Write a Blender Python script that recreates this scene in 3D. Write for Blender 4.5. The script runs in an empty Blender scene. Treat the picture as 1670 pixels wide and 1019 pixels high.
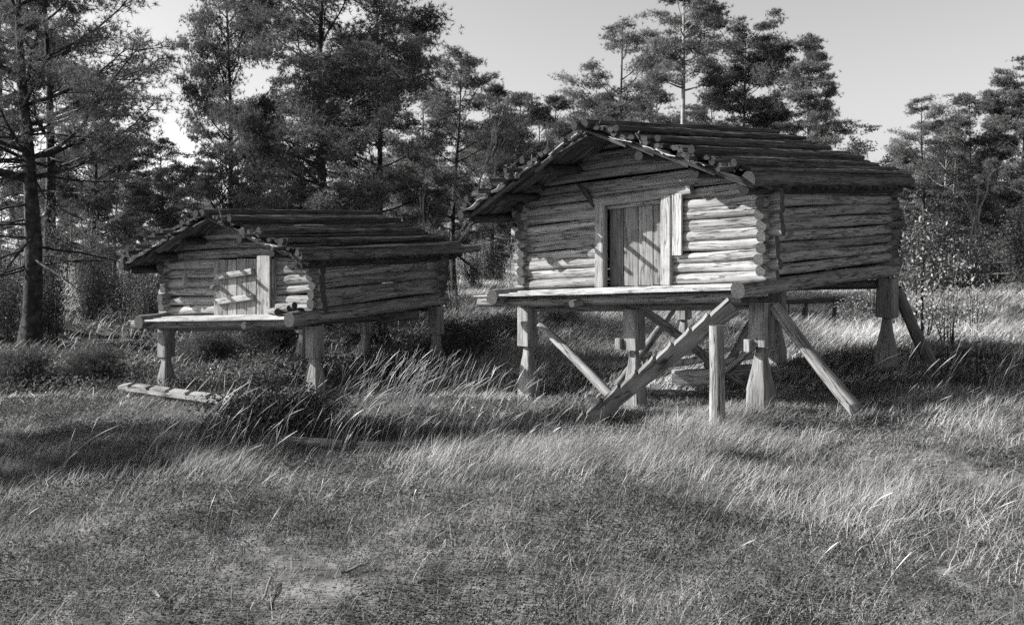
import bpy, math, random
import numpy as np
from mathutils import Vector, Matrix
random.seed(7); RNG = np.random.default_rng(11)
sc = bpy.context.scene
# ------------------------------------------------------------------ camera, sky, sun, exposure
H = 1.70
cam_d = bpy.data.cameras.new("camera"); cam = bpy.data.objects.new("camera", cam_d)
sc.collection.objects.link(cam); sc.camera = cam
cam.location = (0, 0, H); cam.rotation_euler = (math.radians(90), 0, 0)
cam_d.sensor_width = 36; cam_d.lens = 36*1500/1670; cam_d.shift_y = -109.5/1670
cam_d.clip_start = .05; cam_d.clip_end = 2000
SUN = Vector((1.723, -0.138, -0.93)).normalized()          # the way the light travels
EL = math.asin(-SUN.z); AZ = math.atan2(-SUN.x, -SUN.y)
sd = bpy.data.lights.new("sun", 'SUN'); sd.energy = 5.0; sd.angle = math.radians(.5); sd.color = (1, .985, .97)
so = bpy.data.objects.new("sun", sd); sc.collection.objects.link(so)
so.rotation_euler = SUN.to_track_quat('-Z', 'Y').to_euler(); so.location = (-20, 0, 20)
W = bpy.data.worlds.new("World"); sc.world = W; W.use_nodes = True
nt = W.node_tree; nt.nodes.clear()
def wn(t, **k):
    n = nt.nodes.new(t)
    for a, b in k.items(): setattr(n, a, b)
    return n
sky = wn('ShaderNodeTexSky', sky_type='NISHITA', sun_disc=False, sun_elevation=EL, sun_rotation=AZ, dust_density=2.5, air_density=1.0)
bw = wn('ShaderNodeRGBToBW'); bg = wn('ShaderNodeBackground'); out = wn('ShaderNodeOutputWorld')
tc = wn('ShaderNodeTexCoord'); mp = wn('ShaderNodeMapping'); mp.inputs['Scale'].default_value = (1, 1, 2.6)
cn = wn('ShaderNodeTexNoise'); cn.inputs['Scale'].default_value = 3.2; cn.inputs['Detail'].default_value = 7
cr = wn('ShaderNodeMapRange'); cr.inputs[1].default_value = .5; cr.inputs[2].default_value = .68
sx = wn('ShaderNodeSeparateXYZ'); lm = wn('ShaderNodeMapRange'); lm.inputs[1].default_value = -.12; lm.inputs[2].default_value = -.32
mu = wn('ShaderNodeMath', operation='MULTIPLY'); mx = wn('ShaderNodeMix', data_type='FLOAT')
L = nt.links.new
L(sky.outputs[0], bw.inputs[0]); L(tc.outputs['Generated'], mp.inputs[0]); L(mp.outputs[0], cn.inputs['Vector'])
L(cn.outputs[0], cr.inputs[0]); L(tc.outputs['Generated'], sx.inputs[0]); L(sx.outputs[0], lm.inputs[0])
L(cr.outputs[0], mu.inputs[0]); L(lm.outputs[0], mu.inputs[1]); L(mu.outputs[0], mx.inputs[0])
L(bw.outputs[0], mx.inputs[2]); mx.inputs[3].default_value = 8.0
zr = wn('ShaderNodeValToRGB'); ze = zr.color_ramp.elements; ze[0].position, ze[0].color = .0, (1, 1, 1, 1); ze[1].position, ze[1].color = .52, (.05,)*3+(1,)  # sky shaped by height: low band kept bright, overhead dimmed to cut ambient light
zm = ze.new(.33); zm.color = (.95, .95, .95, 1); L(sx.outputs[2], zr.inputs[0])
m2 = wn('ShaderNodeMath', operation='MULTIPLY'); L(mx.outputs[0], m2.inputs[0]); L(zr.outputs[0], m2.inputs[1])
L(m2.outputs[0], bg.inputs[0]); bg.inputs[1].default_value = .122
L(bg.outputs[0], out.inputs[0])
sc.view_settings.view_transform = 'Standard'; sc.view_settings.look = 'None'
sc.view_settings.exposure = 0.98; sc.view_settings.gamma = 1.0
sc.render.engine = 'CYCLES'; sc.cycles.max_bounces = 5; sc.cycles.diffuse_bounces = 3
sc.cycles.use_denoising = False

# ------------------------------------------------------------------ materials (a monochrome place: every colour is a grey)
def mat_base(name, rough=.85):
    m = bpy.data.materials.new(name); m.use_nodes = True
    n = m.node_tree; b = n.nodes['Principled BSDF']
    b.inputs['Roughness'].default_value = rough; b.inputs['Specular IOR Level'].default_value = .25
    return m, n, b
def N(n, t, **k):
    q = n.nodes.new(t)
    for a, b in k.items(): setattr(q, a, b)
    return q
def ramp(n, stops, src):
    r = N(n, 'ShaderNodeValToRGB'); e = r.color_ramp.elements
    e[0].position, e[0].color = stops[0][0], (stops[0][1],)*3+(1,)
    e[1].position, e[1].color = stops[-1][0], (stops[-1][1],)*3+(1,)
    for p, v in stops[1:-1]:
        x = e.new(p); x.color = (v, v, v, 1)
    n.links.new(src, r.inputs[0]); return r.outputs[0]
def mulc(n, a, b):
    m = N(n, 'ShaderNodeMath', operation='MULTIPLY'); n.links.new(a, m.inputs[0])
    if isinstance(b, (int, float)): m.inputs[1].default_value = b
    else: n.links.new(b, m.inputs[1])
    return m.outputs[0]
def tone(n):
    a = N(n, 'ShaderNodeAttribute'); a.attribute_name = 'tone'; return a.outputs['Fac']
def uvnoise(n, scale, detail=5, rough=.6):
    t = N(n, 'ShaderNodeTexCoord'); mp = N(n, 'ShaderNodeMapping'); mp.inputs['Scale'].default_value = scale
    q = N(n, 'ShaderNodeTexNoise'); q.inputs['Scale'].default_value = 1; q.inputs['Detail'].default_value = detail
    q.inputs['Roughness'].default_value = rough
    n.links.new(t.outputs['UV'], mp.inputs[0]); n.links.new(mp.outputs[0], q.inputs['Vector']); return q.outputs[0]
def wood_mat(name, lo, hi, bump=.6, crack=.25, fine=(3, 90, 1)):
    m, n, b = mat_base(name)
    g = uvnoise(n, fine, 6, .7); s = uvnoise(n, (1.3, 6, 1), 4, .6); c = uvnoise(n, (.9, 17, 1), 3, .55); st = uvnoise(n, (7, 7, 1), 5, .65)
    k = ramp(n, [(.3, lo), (.5, (lo+hi)*.5), (.68, hi)], g)
    s2 = ramp(n, [(.3, .6), (.5, .95), (.7, 1.12)], s)
    st2 = ramp(n, [(.3, .72), (.55, 1.0)], st)
    c2 = ramp(n, [(.0, 1), (.474, 1), (.5, crack), (.52, 1), (1, 1)], c)
    tk = N(n, 'ShaderNodeTexCoord'); mk = N(n, 'ShaderNodeMapping'); mk.inputs['Scale'].default_value = (1.7, 6.5, 1)
    vk = N(n, 'ShaderNodeTexVoronoi'); vk.inputs['Scale'].default_value = 1; n.links.new(tk.outputs['UV'], mk.inputs[0]); n.links.new(mk.outputs[0], vk.inputs['Vector'])
    kn = ramp(n, [(0, .25), (.06, .4), (.1, 1), (1, 1)], vk.outputs['Distance'])
    col = mulc(n, mulc(n, mulc(n, mulc(n, mulc(n, k, s2), c2), st2), kn), tone(n))
    n.links.new(col, b.inputs['Base Color'])
    hgt = N(n, 'ShaderNodeMath', operation='ADD'); n.links.new(mulc(n, g, .5), hgt.inputs[0]); n.links.new(mulc(n, c2, .8), hgt.inputs[1])
    bp = N(n, 'ShaderNodeBump'); bp.inputs['Strength'].default_value = bump; bp.inputs['Distance'].default_value = .012
    n.links.new(hgt.outputs[0], bp.inputs['Height']); n.links.new(bp.outputs[0], b.inputs['Normal'])
    return m
def end_mat(name, lo, hi):
    m, n, b = mat_base(name)
    t = N(n, 'ShaderNodeTexCoord'); w = N(n, 'ShaderNodeTexWave', wave_type='RINGS', rings_direction='Z')
    w.inputs['Scale'].default_value = 26; w.inputs['Distortion'].default_value = 2.5; w.inputs['Detail'].default_value = 3
    n.links.new(t.outputs['UV'], w.inputs['Vector'])
    q = N(n, 'ShaderNodeTexNoise'); q.inputs['Scale'].default_value = 40; n.links.new(t.outputs['UV'], q.inputs['Vector'])
    col = mulc(n, mulc(n, ramp(n, [(0, lo), (1, hi)], w.outputs[0]), ramp(n, [(.35, .55), (.6, 1.1)], q.outputs[0])), tone(n))
    n.links.new(col, b.inputs['Base Color']); return m
def noise_mat(name, scale, stops, bump=0, detail=6, use_tone=False, coord='Object', dist=.03):
    m, n, b = mat_base(name)
    t = N(n, 'ShaderNodeTexCoord'); q = N(n, 'ShaderNodeTexNoise'); q.inputs['Scale'].default_value = scale; q.inputs['Detail'].default_value = detail
    n.links.new(t.outputs[coord], q.inputs['Vector']); col = ramp(n, stops, q.outputs[0])
    if use_tone: col = mulc(n, col, tone(n))
    n.links.new(col, b.inputs['Base Color'])
    if bump:
        bp = N(n, 'ShaderNodeBump'); bp.inputs['Strength'].default_value = bump; bp.inputs['Distance'].default_value = dist
        n.links.new(q.outputs[0], bp.inputs['Height']); n.links.new(bp.outputs[0], b.inputs['Normal'])
    return m
def leaf_mat(name, v, trans=.3):
    m, n, b = mat_base(name, .75)
    r = N(n, 'ShaderNodeTexCoord'); q = N(n, 'ShaderNodeTexNoise'); q.inputs['Scale'].default_value = 1.3; q.inputs['Detail'].default_value = 3
    n.links.new(r.outputs['Object'], q.inputs['Vector'])
    col = mulc(n, mulc(n, ramp(n, [(.3, .6*v), (.7, 1.4*v)], q.outputs[0]), 1.0), tone(n))
    n.links.new(col, b.inputs['Base Color'])
    tr = N(n, 'ShaderNodeBsdfTranslucent'); n.links.new(col, tr.inputs[0])
    mxs = N(n, 'ShaderNodeMixShader'); mxs.inputs[0].default_value = trans
    n.links.new(b.outputs[0], mxs.inputs[1]); n.links.new(tr.outputs[0], mxs.inputs[2])
    n.links.new(mxs.outputs[0], n.nodes['Material Output'].inputs[0]); return m
M = {}
M['wall'] = wood_mat('weathered_log_wood', .17, .52, .7, .12, (1.0, 46, 1))
M['plank'] = wood_mat('weathered_plank_wood', .17, .52, .5, .3, (2.5, 120, 1))
M['pale'] = wood_mat('pale_weathered_wood', .2, .6, .5, .3)
M['dark'] = wood_mat('dark_roof_wood', .018, .17, 1.0, .3)
M['door'] = wood_mat('door_board_wood', .16, .42, .4, .3, (2, 100, 1))
M['end'] = end_mat('log_end_grain', .035, .13)
M['dend'] = end_mat('dark_log_end_grain', .01, .05)
M['birch'] = noise_mat('birch_bark_sheet', 9, [(.35, .15), (.5, .55), (.7, .78)], .3)
M['bark'] = noise_mat('pine_bark', 9, [(.35, .014), (.55, .042), (.7, .09)], 1.0, 8)
M['palebark'] = noise_mat('pale_upper_bark', 5, [(.3, .16), (.55, .3), (.75, .42)], .5)
M['birchbark'] = noise_mat('birch_trunk_bark', 4, [(.38, .08), (.48, .4), (.7, .6)], .2)
M['needle'] = leaf_mat('pine_needles', .135, .3)
M['needle2'] = leaf_mat('pale_pine_needles', .19, .3)
M['leaf'] = leaf_mat('shrub_leaves', .12)
M['brightleaf'] = leaf_mat('birch_leaves', .4, .4)
M['grass'] = leaf_mat('dry_grass', .44, .35)
M['turf'] = leaf_mat('turf_blades', .25, .3)
M['moss'] = leaf_mat('heather_leaves', .125, .25)
M['ground'] = noise_mat('mossy_soil', 5, [(.3, .06), (.5, .16), (.7, .30)], 1.0, 9)

# ------------------------------------------------------------------ object helpers
C = sc.collection
def empty(name, loc, label=None, cat=None, group=None):
    o = bpy.data.objects.new(name, None); C.objects.link(o); o.location = loc; o.empty_display_size = .2
    return tag(o, label, cat, group) if label else o
def tag(o, label, cat, group=None, kind=None):
    if label: o['label'] = label
    if cat: o['category'] = cat
    if group: o['group'] = group
    if kind: o['kind'] = kind
    return o
class MB:
    def __init__(s): s.v = []; s.f = []; s.uv = []; s.t = []; s.m = []
    def sweep(s, pts, prof, mat=0, cap=1, tn=1.0, up=None, sc_=None, twist=None, jit=0.0, caps=(1, 1)):
        """sweep a closed 2-D profile [(a,b)..] along pts; sc_[i]=(sa,sb) scale at each station"""
        pts = [Vector(p) for p in pts]; n = len(prof); k = len(pts); b0 = len(s.v)
        ou, ov = random.random()*50, random.random()*50
        per = [0]
        for i in range(n):
            a, b = prof[i], prof[(i+1) % n]; per.append(per[-1]+math.hypot(a[0]-b[0], a[1]-b[1]))
        d = 0; ds = []; fr = []
        ref = Vector(up) if up else None
        ph = [random.uniform(0, 6.28) for _ in range(6)]
        for i, p in enumerate(pts):
            if i: d += (p-pts[i-1]).length
            ds.append(d)
            t = (pts[min(i+1, k-1)]-pts[max(i-1, 0)]).normalized()
            r = ref if ref else (Vector((0, 0, 1)) if abs(t.z) < .9 else Vector((0, 1, 0)))
            x = t.cross(r).normalized(); y = x.cross(t).normalized(); fr.append((x, y, t))
            sa, sb = sc_[i] if sc_ else (1, 1)
            tw = twist[i] if twist else 0
            for j, (a, b) in enumerate(prof):
                th = math.atan2(b, a)
                q = 1+jit*(math.sin(3.1*d+ph[0]+th)+.7*math.sin(7.3*d+ph[1]-2*th)+.5*math.sin(15*d+ph[2]+3*th)+.5*math.sin(31*d+ph[3]+th*2))
                ax, ay = a*sa*q, b*sb*q
                if tw: ax, ay = ax*math.cos(tw)-ay*math.sin(tw), ax*math.sin(tw)+ay*math.cos(tw)
                s.v.append(p+x*ax+y*ay); s.t.append(tn)
        for i in range(k-1):
            for j in range(n):
                j2 = (j+1) % n
                s.f.append((b0+i*n+j, b0+i*n+j2, b0+(i+1)*n+j2, b0+(i+1)*n+j)); s.m.append(mat)
                u0, u1 = ds[i]+ou, ds[i+1]+ou
                s.uv += [(u0, per[j]+ov), (u0, per[j+1]+ov), (u1, per[j+1]+ov), (u1, per[j]+ov)]
        for e, on in ((0, caps[0]), (k-1, caps[1])):
            if not on: continue
            idx = [b0+e*n+j for j in range(n)]
            # duplicate ring so the cap has its own shading
            nb = len(s.v)
            for j in idx: s.v.append(s.v[j].copy()); s.t.append(tn*random.uniform(.85, 1.1) if False else tn)
            ff = [nb+j for j in range(n)]
            uu = [(a, b) for a, b in prof]
            if e == 0: ff = ff[::-1]; uu = uu[::-1]
            ff = ff if e else ff
            s.f.append(tuple(ff)); s.uv += uu; s.m.append(cap)
    def log(s, a, b, r, r2=None, mat=0, cap=1, tn=1.0, bend=.01, sides=12, segs=None, jit=.025, flat=1.0, rag=0, fx=1.0, sq=1.0):
        a, b = Vector(a), Vector(b); Ln = (b-a).length; segs = segs or max(3, int(Ln/.22)); r2 = r2 or r
        off = Vector((random.uniform(-1, 1), random.uniform(-1, 1), random.uniform(-1, 1)))*bend
        off2 = Vector((random.uniform(-1, 1), random.uniform(-1, 1), random.uniform(-1, 1)))*bend*.5
        pts = [a.lerp(b, i/segs)+off*math.sin(math.pi*i/segs)+off2*math.sin(2*math.pi*i/segs) for i in range(segs+1)]
        pp = lambda c: math.copysign(abs(c)**sq, c)
        prof = [(r*fx*pp(math.cos(2*math.pi*j/sides)), r*pp(math.sin(2*math.pi*j/sides))*flat) for j in range(sides)]
        k = r2/r; scl = [((1+(k-1)*i/segs),)*2 for i in range(segs+1)]
        s.sweep(pts, prof, mat, cap, tn, sc_=scl, jit=jit)
    def board(s, a, b, w, t, up, mat=0, cap=None, tn=1.0, jit=.01, segs=None, bev=.15, taper=None, bend=0):
        """w across (perpendicular to up), t along up"""
        a, b = Vector(a), Vector(b); segs = segs or max(2, int((b-a).length/.3)); c = min(w, t)*bev
        hw, ht = w/2, t/2
        prof = [(hw, -ht+c), (hw, ht-c), (hw-c, ht), (-hw+c, ht), (-hw, ht-c), (-hw, -ht+c), (-hw+c, -ht), (hw-c, -ht)]
        pts = [a.lerp(b, i/segs)+Vector(up).normalized()*bend*math.sin(math.pi*i/segs) for i in range(segs+1)]
        scl = [taper(i/segs) for i in range(segs+1)] if taper else None
        s.sweep(pts, prof, mat, mat if cap is None else cap, tn, up=up, jit=jit, sc_=scl)
    def build(s, name, mats, parent=None, smooth=True):
        org = Vector(parent.matrix_world.translation) if parent and parent.type == 'EMPTY' else None
        me = bpy.data.meshes.new(name)
        me.from_pydata([tuple(v) for v in s.v], [], s.f)
        uvl = me.uv_layers.new(name='UVMap'); uvl.data.foreach_set('uv', np.array(s.uv, dtype=np.float32).ravel())
        at = me.attributes.new('tone', 'FLOAT', 'POINT'); at.data.foreach_set('value', np.array(s.t, dtype=np.float32))
        for m in mats: me.materials.append(M[m])
        me.polygons.foreach_set('material_index', np.array(s.m, dtype=np.int32))
        if smooth:
            me.polygons.foreach_set('use_smooth', np.ones(len(me.polygons), dtype=bool))
            me.set_sharp_from_angle(angle=math.radians(42))
        o = bpy.data.objects.new(name, me); C.objects.link(o)
        if parent:
            root = parent
            while root.parent: root = root.parent
            me.transform(Matrix.Translation(-root.location))
            o.parent = parent
        return o
def solo(mb, name, mats, label, cat, group=None):
    """one mesh thing: origin at its own base"""
    c = Vector((sum(v.x for v in mb.v)/len(mb.v), sum(v.y for v in mb.v)/len(mb.v), min(v.z for v in mb.v)))
    for v in mb.v: v -= c
    o = mb.build(name, mats); o.location = c
    return tag(o, label, cat, group)
def npmesh(name, co, nper, tn, mats, mi=None, parent=None, smooth=False):
    """co (F,nper,3) separate faces; tn (F,) tone"""
    F = co.shape[0]; me = bpy.data.meshes.new(name)
    me.vertices.add(F*nper); me.vertices.foreach_set('co', co.astype(np.float32).ravel())
    me.loops.add(F*nper); me.loops.foreach_set('vertex_index', np.arange(F*nper, dtype=np.int32))
    me.polygons.add(F); me.polygons.foreach_set('loop_start', np.arange(0, F*nper, nper, dtype=np.int32))
    me.polygons.foreach_set('loop_total', np.full(F, nper, dtype=np.int32))
    at = me.attributes.new('tone', 'FLOAT', 'POINT'); at.data.foreach_set('value', np.repeat(tn, nper).astype(np.float32))
    for m in mats: me.materials.append(M[m])
    if mi is not None: me.polygons.foreach_set('material_index', mi.astype(np.int32))
    me.update(); me.validate()
    o = bpy.data.objects.new(name, me); C.objects.link(o); o.parent = parent
    return o

# ------------------------------------------------------------------ terrain
_t = np.random.default_rng(5).random((256, 256))
def vnoise(x, y, f):
    x = np.asarray(x, float)*f+1000.3; y = np.asarray(y, float)*f+1000.7
    xi = np.floor(x).astype(int); yi = np.floor(y).astype(int); fx = x-xi; fy = y-yi
    fx = fx*fx*(3-2*fx); fy = fy*fy*(3-2*fy); g = lambda a, b: _t[a % 256, b % 256]
    return (g(xi, yi)*(1-fx)+g(xi+1, yi)*fx)*(1-fy)+(g(xi, yi+1)*(1-fx)+g(xi+1, yi+1)*fx)*fy
SAMP = [(2.57, 9.3, -.04), (1.4, 10.3, -.15), (.17, 11.3, -.2), (1.91, 8.57, -.1), (.68, 9.25, -.1), (-2.5, 11.8, -.24), (-4.9, 13.1, -.36),
        (-1.1, 14.2, -.22), (5, 12.2, .0), (0, 4, 0), (3, 4, 0), (-3, 4.5, -.05), (0, 6.5, .02), (5, 8, .12), (5.5, 10, .15), (7, 12, .15),
        (-3.5, 8, -.12), (-5, 10, -.22), (-7, 15, -.3), (2.6, 14.2, -.1), (3.8, 13.2, -.05)]
def gz(x, y):
    x = np.asarray(x, float); y = np.asarray(y, float)
    num = np.zeros_like(x+y); den = np.full_like(num, .02)
    for a, b, c in SAMP:
        w = np.exp(-((x-a)**2+(y-b)**2)/(2*1.4**2)); num += w*c; den += w
    z = num/den
    near = np.clip(1-(y-8)/8, 0, 1)
    z = z+(vnoise(x, y, 1.1)-.5)*.13+(vnoise(x+9, y, 2.7)-.5)*.055+(vnoise(x, y+7, .25)-.5)*.12+(vnoise(x, y, 7)-.5)*.02
    far = np.clip((y-22)/40, 0, 1)
    return z+far*np.clip(x*.012, -.3, .8)
def g1(x, y): return float(gz(np.array([x]), np.array([y]))[0])
def ground():
    n = 420
    a = np.linspace(-1, 1, n); xs = np.sign(a)*(np.abs(a)*10+np.abs(a)**5*390)
    b = np.linspace(0, 1, n); ys = -6+b*26+b**6*600
    X, Y = np.meshgrid(xs, ys); Z = gz(X, Y)
    co = np.stack([X, Y, Z], -1).reshape(-1, 3)
    i = np.arange(n-1); I, J = np.meshgrid(i, i); p = (J*n+I).ravel()
    f = np.stack([p, p+1, p+n+1, p+n], -1)
    me = bpy.data.meshes.new('ground'); me.from_pydata(co.tolist(), [], f.tolist()); me.materials.append(M['ground'])
    me.polygons.foreach_set('use_smooth', np.ones(len(me.polygons), dtype=bool))
    o = bpy.data.objects.new('ground', me); C.objects.link(o); tag(o, None, None, kind='structure')
ground()

# ------------------------------------------------------------------ the huts
class Hut:
    def __init__(s, FL, FR, v, Ln, zb, zt):
        s.FL = Vector(FL); s.u = (Vector(FR)-s.FL); s.W = s.u.length; s.u.normalize(); s.vd = Vector(v).normalized(); s.L = Ln; s.zb = zb; s.zt = zt
    def P(s, u, v, w):
        q = s.FL+s.u*u+s.vd*v; a, b = u/s.W, v/s.L
        bi = lambda c: (c[0]*(1-a)+c[1]*a)*(1-b)+(c[3]*(1-a)+c[2]*a)*b      # FL FR BR BL
        lo, hi = bi(s.zb), bi(s.zt)
        return Vector((q.x, q.y, lo+(hi-lo)*w))
def T(a=.75, b=1.15): return random.uniform(a, b)

def build_hut(h, root, nlog, door, ov, ob, el, er, ridge, rw, plat, roofn):
    P, Wd, Ln = h.P, h.W, h.L; Hh = h.zt[1]-h.zb[1]; pw = 1.0/nlog; r = pw*Hh*.56
    d0, d1, dtop = door
    def wl(mb, a, b, w, axis, fix, rr=r, mat=0, cap=1, tn=None, bend=.02):
        pa = P(a, fix, w) if axis == 'u' else P(fix, a, w); pb = P(b, fix, w) if axis == 'u' else P(fix, b, w)
        mb.log(pa, pb, rr*T(.93, 1.05), rr*T(.93, 1.07), mat, cap, tn or T(), bend=bend, sides=16, jit=.022, flat=random.uniform(.9, 1.0), fx=.86, sq=.84)
    def ex(): return random.uniform(.1, .2)
    # front wall with its door opening
    f = MB()
    for k in range(nlog):
        w = (k+.5)*pw
        if w < dtop:
            wl(f, -ex(), d0-.02, w, 'u', 0); wl(f, d1+.02, Wd+ex()-.02, w, 'u', 0)
        else: wl(f, -ex(), Wd+ex(), w, 'u', 0)
    f.build('front_wall', ['wall', 'end'], root)
    b = MB()
    for k in range(nlog): wl(b, -ex(), Wd+ex(), (k+.5)*pw, 'u', Ln)
    b.build('back_wall', ['wall', 'end'], root)
    for fx in (0, Wd):
        sw = MB()
        for k in range(nlog): wl(sw, -ex(), Ln+ex(), (k+1.0)*pw-.0, 'v', fx, r*.98)
        sw.build('side_wall', ['wall', 'end'], root)
        sl = MB(); wl(sl, -plat[0]*1.0, Ln+.22, -.05, 'v', fx, r*1.38, bend=.006, tn=.85); sl.build('sill_log', ['wall', 'end'], root)
    # gables
    def roofw(u):
        return 1.0+(rw-1.0)*(1-(ridge-u)/(ridge+el)) if u < ridge else 1.0+(rw-1.0)*(1-(u-ridge)/(Wd+er-ridge))
    for fx, nm in ((0, 'front_gable'), (Ln, 'back_gable')):
        g = MB(); k = 0
        while True:
            w = 1.0+(k+.5)*pw
            if w > rw-.07: break
            fr = (rw-.03-w)/(rw-1.0); ua = ridge-(ridge+el)*fr; ub = ridge+(Wd+er-ridge)*fr
            wl(g, max(ua, -.12), min(ub, Wd+.12), w, 'u', fx, r*.98, tn=T(.55, .85)); k += 1
        g.build(nm, ['wall', 'end'], root)
    # floor
    fl = MB(); k = 0; nb = 14
    for k in range(nb):
        u = Wd*(k+.5)/nb; fl.board(P(u, -.02, -.03), P(u, Ln+.02, -.03), Wd/nb*.96, .04, (0, 0, 1), tn=T(.5, .8))
    fl.build('floor', ['plank'], root)
    # porch planks in front of the door
    pm = MB(); pd = plat[0]; nb = 3
    for k in range(nb):
        v = -.09-(pd-.1)*(k+.5)/nb
        a, c = plat[1]+random.uniform(-.04, .04)-(.05 if k == nb-1 else 0), plat[2]+random.uniform(-.03, .03)
        drop = -.012-.025*(k+1)/nb
        pm.board(P(a, v, drop), P(c, v, drop), (pd-.1)/nb*.97, .035, (0, 0, 1), tn=T(1.05, 1.25), jit=.006, segs=10,
                 taper=lambda t: (1, .35+.65*min(1, t*5)))
    pm.build('porch', ['pale'], root)
    fb = MB(); fb.log(P(plat[1]-.12, -pd*.66, -.125), P(Wd-.05, -pd*.66, -.125), r*.85, r*.95, tn=.7, bend=.01, sides=14); fb.build('beam', ['wall', 'end'], root)
    jo = MB(); jo.log(P(plat[3], -pd*1.0, -.15), P(plat[3], .5, -.13), r*.62, tn=.95); jo.build('joist', ['wall', 'end'], root)
    for vv in (0.0, Ln):
        cb = MB(); cb.log(P(-.1, vv+.02, -.21), P(Wd+.02, vv+.02, -.21), r*1.0, tn=.7); cb.build('beam', ['wall', 'end'], root)
    # door frame
    for u, wdt, top, nm in ((d0, .13, dtop+.05, 'door_jamb'), (d1, .13, dtop+.05, 'door_jamb')):
        j = MB(); j.board(P(u, -r*.9, -.0), P(u, -r*.9, top), wdt, .09, tuple(-h.vd.to_3d()), tn=1.0 if u == d0 else 1.15); j.build(nm, ['plank'], root)
    return roofw, r

def post(h, root, u, v, wt, zg, wd=.2, blk=.38, label=None, neck=.35):
    top = h.P(u, v, wt); base = Vector((top.x, top.y, zg)); Ht = top.z-zg
    mb = MB(); c = wd*.12; q = wd/2
    prof = [(q, -q+c), (q, q-c), (q-c, q), (-q+c, q), (-q, q-c), (-q, -q+c), (-q+c, -q), (q-c, -q)]
    hts = [0, .25, .34, .48, 1-blk*.97-.02, 1-blk-.004, 1-blk, 1-blk*.5, 1]
    scl = [(1.08, 1.08), (1.05, 1.05), (.88, .88), (.6, .6), (neck+.04, neck+.04), (neck, neck), (1.0, 1.0), (.98, .98), (.96, .96)]
    pts = [base.lerp(top, t) for t in hts]
    lean = Vector((random.uniform(-.03, .03), random.uniform(-.02, .02), 0))
    pts = [p+lean*(1-t) for p, t in zip(pts, hts)]
    mb.sweep(pts, prof, 0, 1, T(.75, 1.0), up=tuple(h.vd.to_3d()), sc_=scl, jit=.012)
    o = mb.build('post', ['plank', 'end'], root)
    if label: o['label'] = label
    return o
def brace(h, root, a, b, r=.06, tn=.8, name='brace'):
    a, b = Vector(a), Vector(b); b = b+(b-a)*.06
    mb = MB(); mb.log(a, b, r*.9, r*1.1, tn=tn, bend=.02, sides=9, jit=.06); return mb.build(name, ['wall', 'end'], root)

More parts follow.
